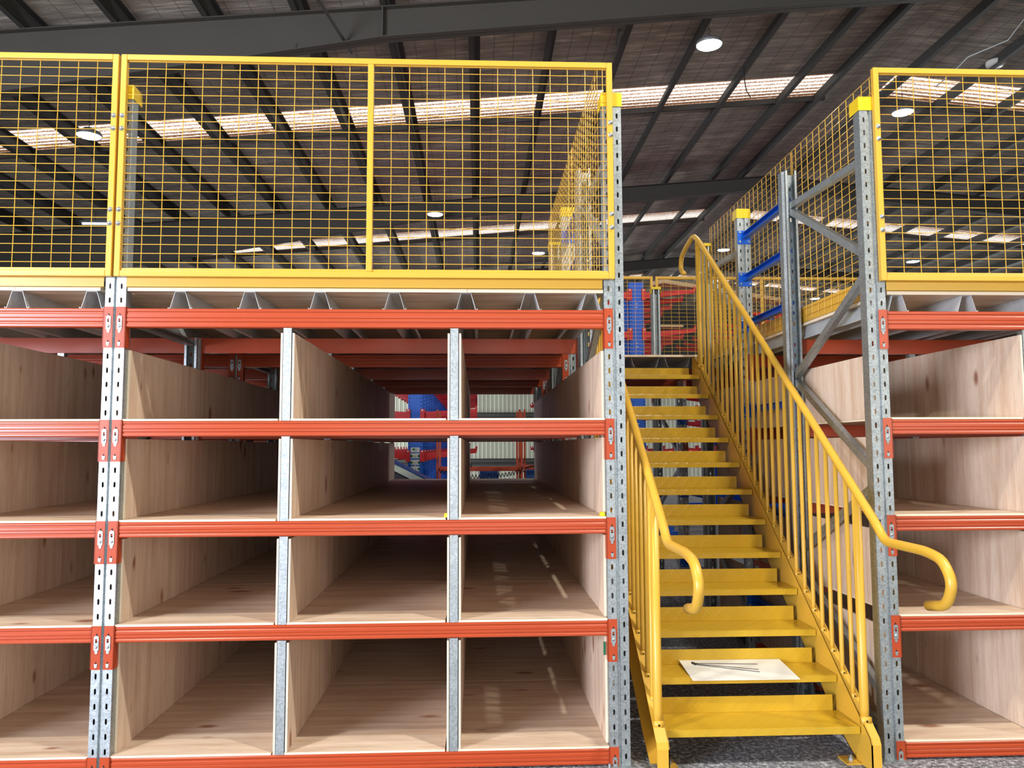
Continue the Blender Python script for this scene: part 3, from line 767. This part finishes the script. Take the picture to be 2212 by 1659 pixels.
def cant_rack(x, y0, ncol, levels, label, base=True):
    t = thing('cantilever_rack', label, 'cantilever rack', (x, y0, 0))
    pitch = .82; cnt = 0; rest = MB()
    for k in range(ncol):
        y = k*pitch
        put('column', CLM2, t, (0, y, 0))
        b = MB(); b.box(-1.0, 1.0, y+.02, y+.13, 0, .14); put('base', b.mesh('base', 'blue_paint'), t)
        for z in levels:
            for s in (0, 1):
                if cnt < 96:
                    a = put('arm', ARM, t, (0, y, z)); a.scale = (1 if s == 0 else -1, 1, 1); cnt += 1
                else:
                    sg = 1 if s == 0 else -1
                    vs = [(sg*v.co.x, v.co.y+y, v.co.z+z) for v in ARM.vertices]; rest.add(vs, [tuple(p.vertices) for p in ARM.polygons])
    if rest.v:
        o = put('arms', rest.mesh('arms', 'red_paint'), t); o['kind'] = 'stuff'
    for k in range(ncol-1):
        b = MB(); b.tube([(0, k*pitch+.14, 4.3), (0, (k+1)*pitch, 4.3)], .02, 6); put('tie_bar', b.mesh('tie_bar', 'blue_paint'), t)
    return t
cant_rack(-1.77, 9.2, 16, (1.60, 2.30, 3.0, 3.70, 4.40), 'blue and red cantilever rack seen through the middle bay cells, nearest column labelled')
cant_rack(2.08, 9.2, 16, (1.60, 2.30, 3.0, 3.70, 4.40), 'blue and red cantilever rack seen above and behind the stair landing')
cant_rack(5.9, 11.4, 8, (1.60, 2.30, 3.0, 3.70, 4.40), 'blue and red cantilever rack behind the right deck mesh')
# paper load labels on the nearest column
for k, (z, h_) in enumerate(((1.645, .085), (1.545, .09), (1.435, .09), (1.325, .09))):
    t = thing('load_label', ('white label with a dark heading stuck on the blue column, top one', 'white and green load label under the top one', 'white and green load label, third down the blue column', 'white and green load label, lowest on the blue column')[k], 'label', (-1.77, 9.196, z-h_/2), 'load labels on the blue column')
    b = MB(); b.box(-.075, .075, 0, .003, 0, h_-.004); put('paper', b.mesh('paper', 'label_white'), t)
    b = MB()
    if k:
        for sx in (-1, 1): b.box(min(sx*.045, sx*.075), max(sx*.045, sx*.075), -.001, 0, .015, h_-.03)
    else:
        b.box(-.045, .0, -.001, 0, .04, .065); b.box(.01, .05, -.001, 0, .05, .058)
    b.box(-.03, .03, -.001, 0, .02, .024); b.box(-.03, .03, -.001, 0, .035, .039)
    put('print', b.mesh('print', 'label_green'), t)
# chipboard on the arms
def slab(x0, y0, x1, y1, z0, z1, wd, th, lab, mat='chipboard', name='chipboard_sheet'):
    d = Vector((x1-x0, y1-y0, z1-z0)); n_ = Vector((-d.y, d.x, 0)).normalized()*wd; b = MB(); p = Vector((0, 0, 0))
    q = [p, p+d, p+d+n_, p+n_]; b.add(q+[v+Vector((0, 0, th)) for v in q], [(0, 3, 2, 1), (4, 5, 6, 7), (0, 1, 5, 4), (1, 2, 6, 5), (2, 3, 7, 6), (3, 0, 4, 7)])
    tag(put(name, b.mesh(name, mat), None, (x0, y0, z0)), lab, 'wood sheet')
slab(2.50, 8.97, 5.75, 10.95, 4.505, 4.505, .32, .07, 'long pale chipboard sheet resting on the top red arms behind the landing')
slab(1.12, 9.0, 1.60, 9.02, 4.45, 4.47, 1.0, .05, 'small pale chipboard piece on the arms left of the blue column')
slab(2.36, 9.18, 2.90, 9.20, 3.775, 3.775, .3, .03, 'thin pale timber strip on the second highest red arms')
slab(2.9, 9.1, 4.9, 9.2, 3.13, 3.08, .25, .04, 'dull orange board on the lower red arms behind the landing', 'rust_orange_paint')
# orange steel stillages with the coiled air hose, beyond the middle bay
def stillage(x0, x1, y0, y1, z1, rails, lab):
    t = thing('stillage_frame', lab, 'steel frame', (x0, y0, 0), 'orange steel frames beyond the racking')
    for x in (0, x1-x0):
        for y in (0, y1-y0):
            b = MB(); b.box(x-.015, x+.015, y-.015, y+.015, 0, z1); put('leg', b.mesh('leg', 'rust_orange_paint'), t)
    for z in rails:
        for y in (0, y1-y0):
            b = MB(); b.box(.015, x1-x0-.015, y-.012, y+.012, z-.03, z+.02); put('rail', b.mesh('rail', 'rust_orange_paint'), t)
        for x in (0, x1-x0):
            b = MB(); b.box(x-.012, x+.012, .015, y1-y0-.015, z-.03, z+.02); put('rail', b.mesh('rail', 'rust_orange_paint'), t)
stillage(-1.305, -.075, 7.5, 8.3, 2.25, (.25, 1.36), 'orange steel frame standing left of the coiled hose, beyond the middle bay')
stillage(.0, 1.15, 7.5, 8.3, 2.25, (.25, 1.38), 'orange steel frame standing right of the coiled hose, beyond the middle bay')
b = MB(); N = 26*14; path = []
for i in range(N+1):
    t = i/N; a = t*26*2*math.pi; x = -1.285+t*1.282; sag = -.10*4*t*(1-t)
    path.append((x, 7.462+.028*math.cos(a), 1.345+sag+.028*math.sin(a)))
b.tube(path, .006, 5); tag(put('coiled_hose', b.mesh('coiled_hose', 'black_rubber', True)), 'black coiled air hose slung between the orange frames', 'hose')
b = MB(); b.tube([(.0, 7.475, 1.37), (.1, 7.47, 1.405), (.3, 7.47, 1.405), (.6, 7.48, 1.41)], .009, 6)
tag(put('air_hose', b.mesh('air_hose', 'black_rubber', True)), 'short straight black hose on the right orange frame', 'hose')
b = MB(); b.box(-1.15, -.80, 7.52, 7.9, 1.385, 1.43); b.tube([(-1.1, 7.55, 1.44), (-1.0, 7.6, 1.50), (-.9, 7.6, 1.44)], .02, 6)
tag(put('parts_tray', b.mesh('parts_tray', 'dark_plastic')), 'dark tool lying on the left orange frame rail', 'tool')
for x0, x1, lab in ((-.70, -.35, 'blue plastic bin below the coiled hose, left one'), (.06, .55, 'blue plastic bin behind the right orange frame')):
    b = MB(); xm = (x0+x1)/2; wv = (x1-x0)/2
    b.prism([(-wv*.85, 0), (wv*.85, 0), (wv, .30), (wv*.93, .30), (wv*.8, .02), (-wv*.8, .02), (-wv*.93, .30), (-wv, .30)], 0, .35, 'y')
    b.box(-wv*.83, wv*.83, .0, .01, .01, .29); b.box(-wv*.83, wv*.83, .34, .35, .01, .29)
    bb = MB(); bb.box(-wv-.02, wv+.02, 0, .38, -.05, -.01)
    t = thing('storage_bin', lab, 'bin', (xm, 8.5, 1.03)); put('body', b.mesh('body', 'tray_blue'), t)
    s2 = MB(); s2.box(-wv-.03, wv+.03, -.02, .42, -.03, 0)
    for sx in (-wv, wv):
        for sy in (0, .38): s2.box(sx-.02, sx+.02, sy-.02, sy+.02, -1.03, -.03)
    tag(put('bench', s2.mesh('bench', 'dark_steel'), None, (xm, 8.5, 1.03)), 'dark steel stand under the %s' % lab.split(',')[0], 'stand')
# inclined conveyor at the left of the opening
t = thing('inclined_conveyor', 'inclined pale conveyor side beyond the middle bay, left of the blue column base', 'conveyor', (-2.3, 7.55, 0))
b = MB(); b.prism([(-.6, 1.92), (.90, 1.158), (.90, 1.058), (-.6, 1.82)], 0, .05, 'y'); b.prism([(-.6, 1.92), (.90, 1.158), (.90, 1.058), (-.6, 1.82)], .65, .70, 'y')
put('side_rail', b.mesh('side_rail', 'conveyor_grey'), t)
b = MB(); b.prism([(-.6, 1.945), (.90, 1.183), (.90, 1.153), (-.6, 1.915)], .05, .65, 'y'); put('belt', b.mesh('belt', 'tray_blue'), t)
b = MB()
b.prism([(-.6, 1.80), (.88, 1.05), (.88, 0), (-.6, 0)], .05, .65, 'y'); put('underframe', b.mesh('underframe', 'dark_plastic'), t)
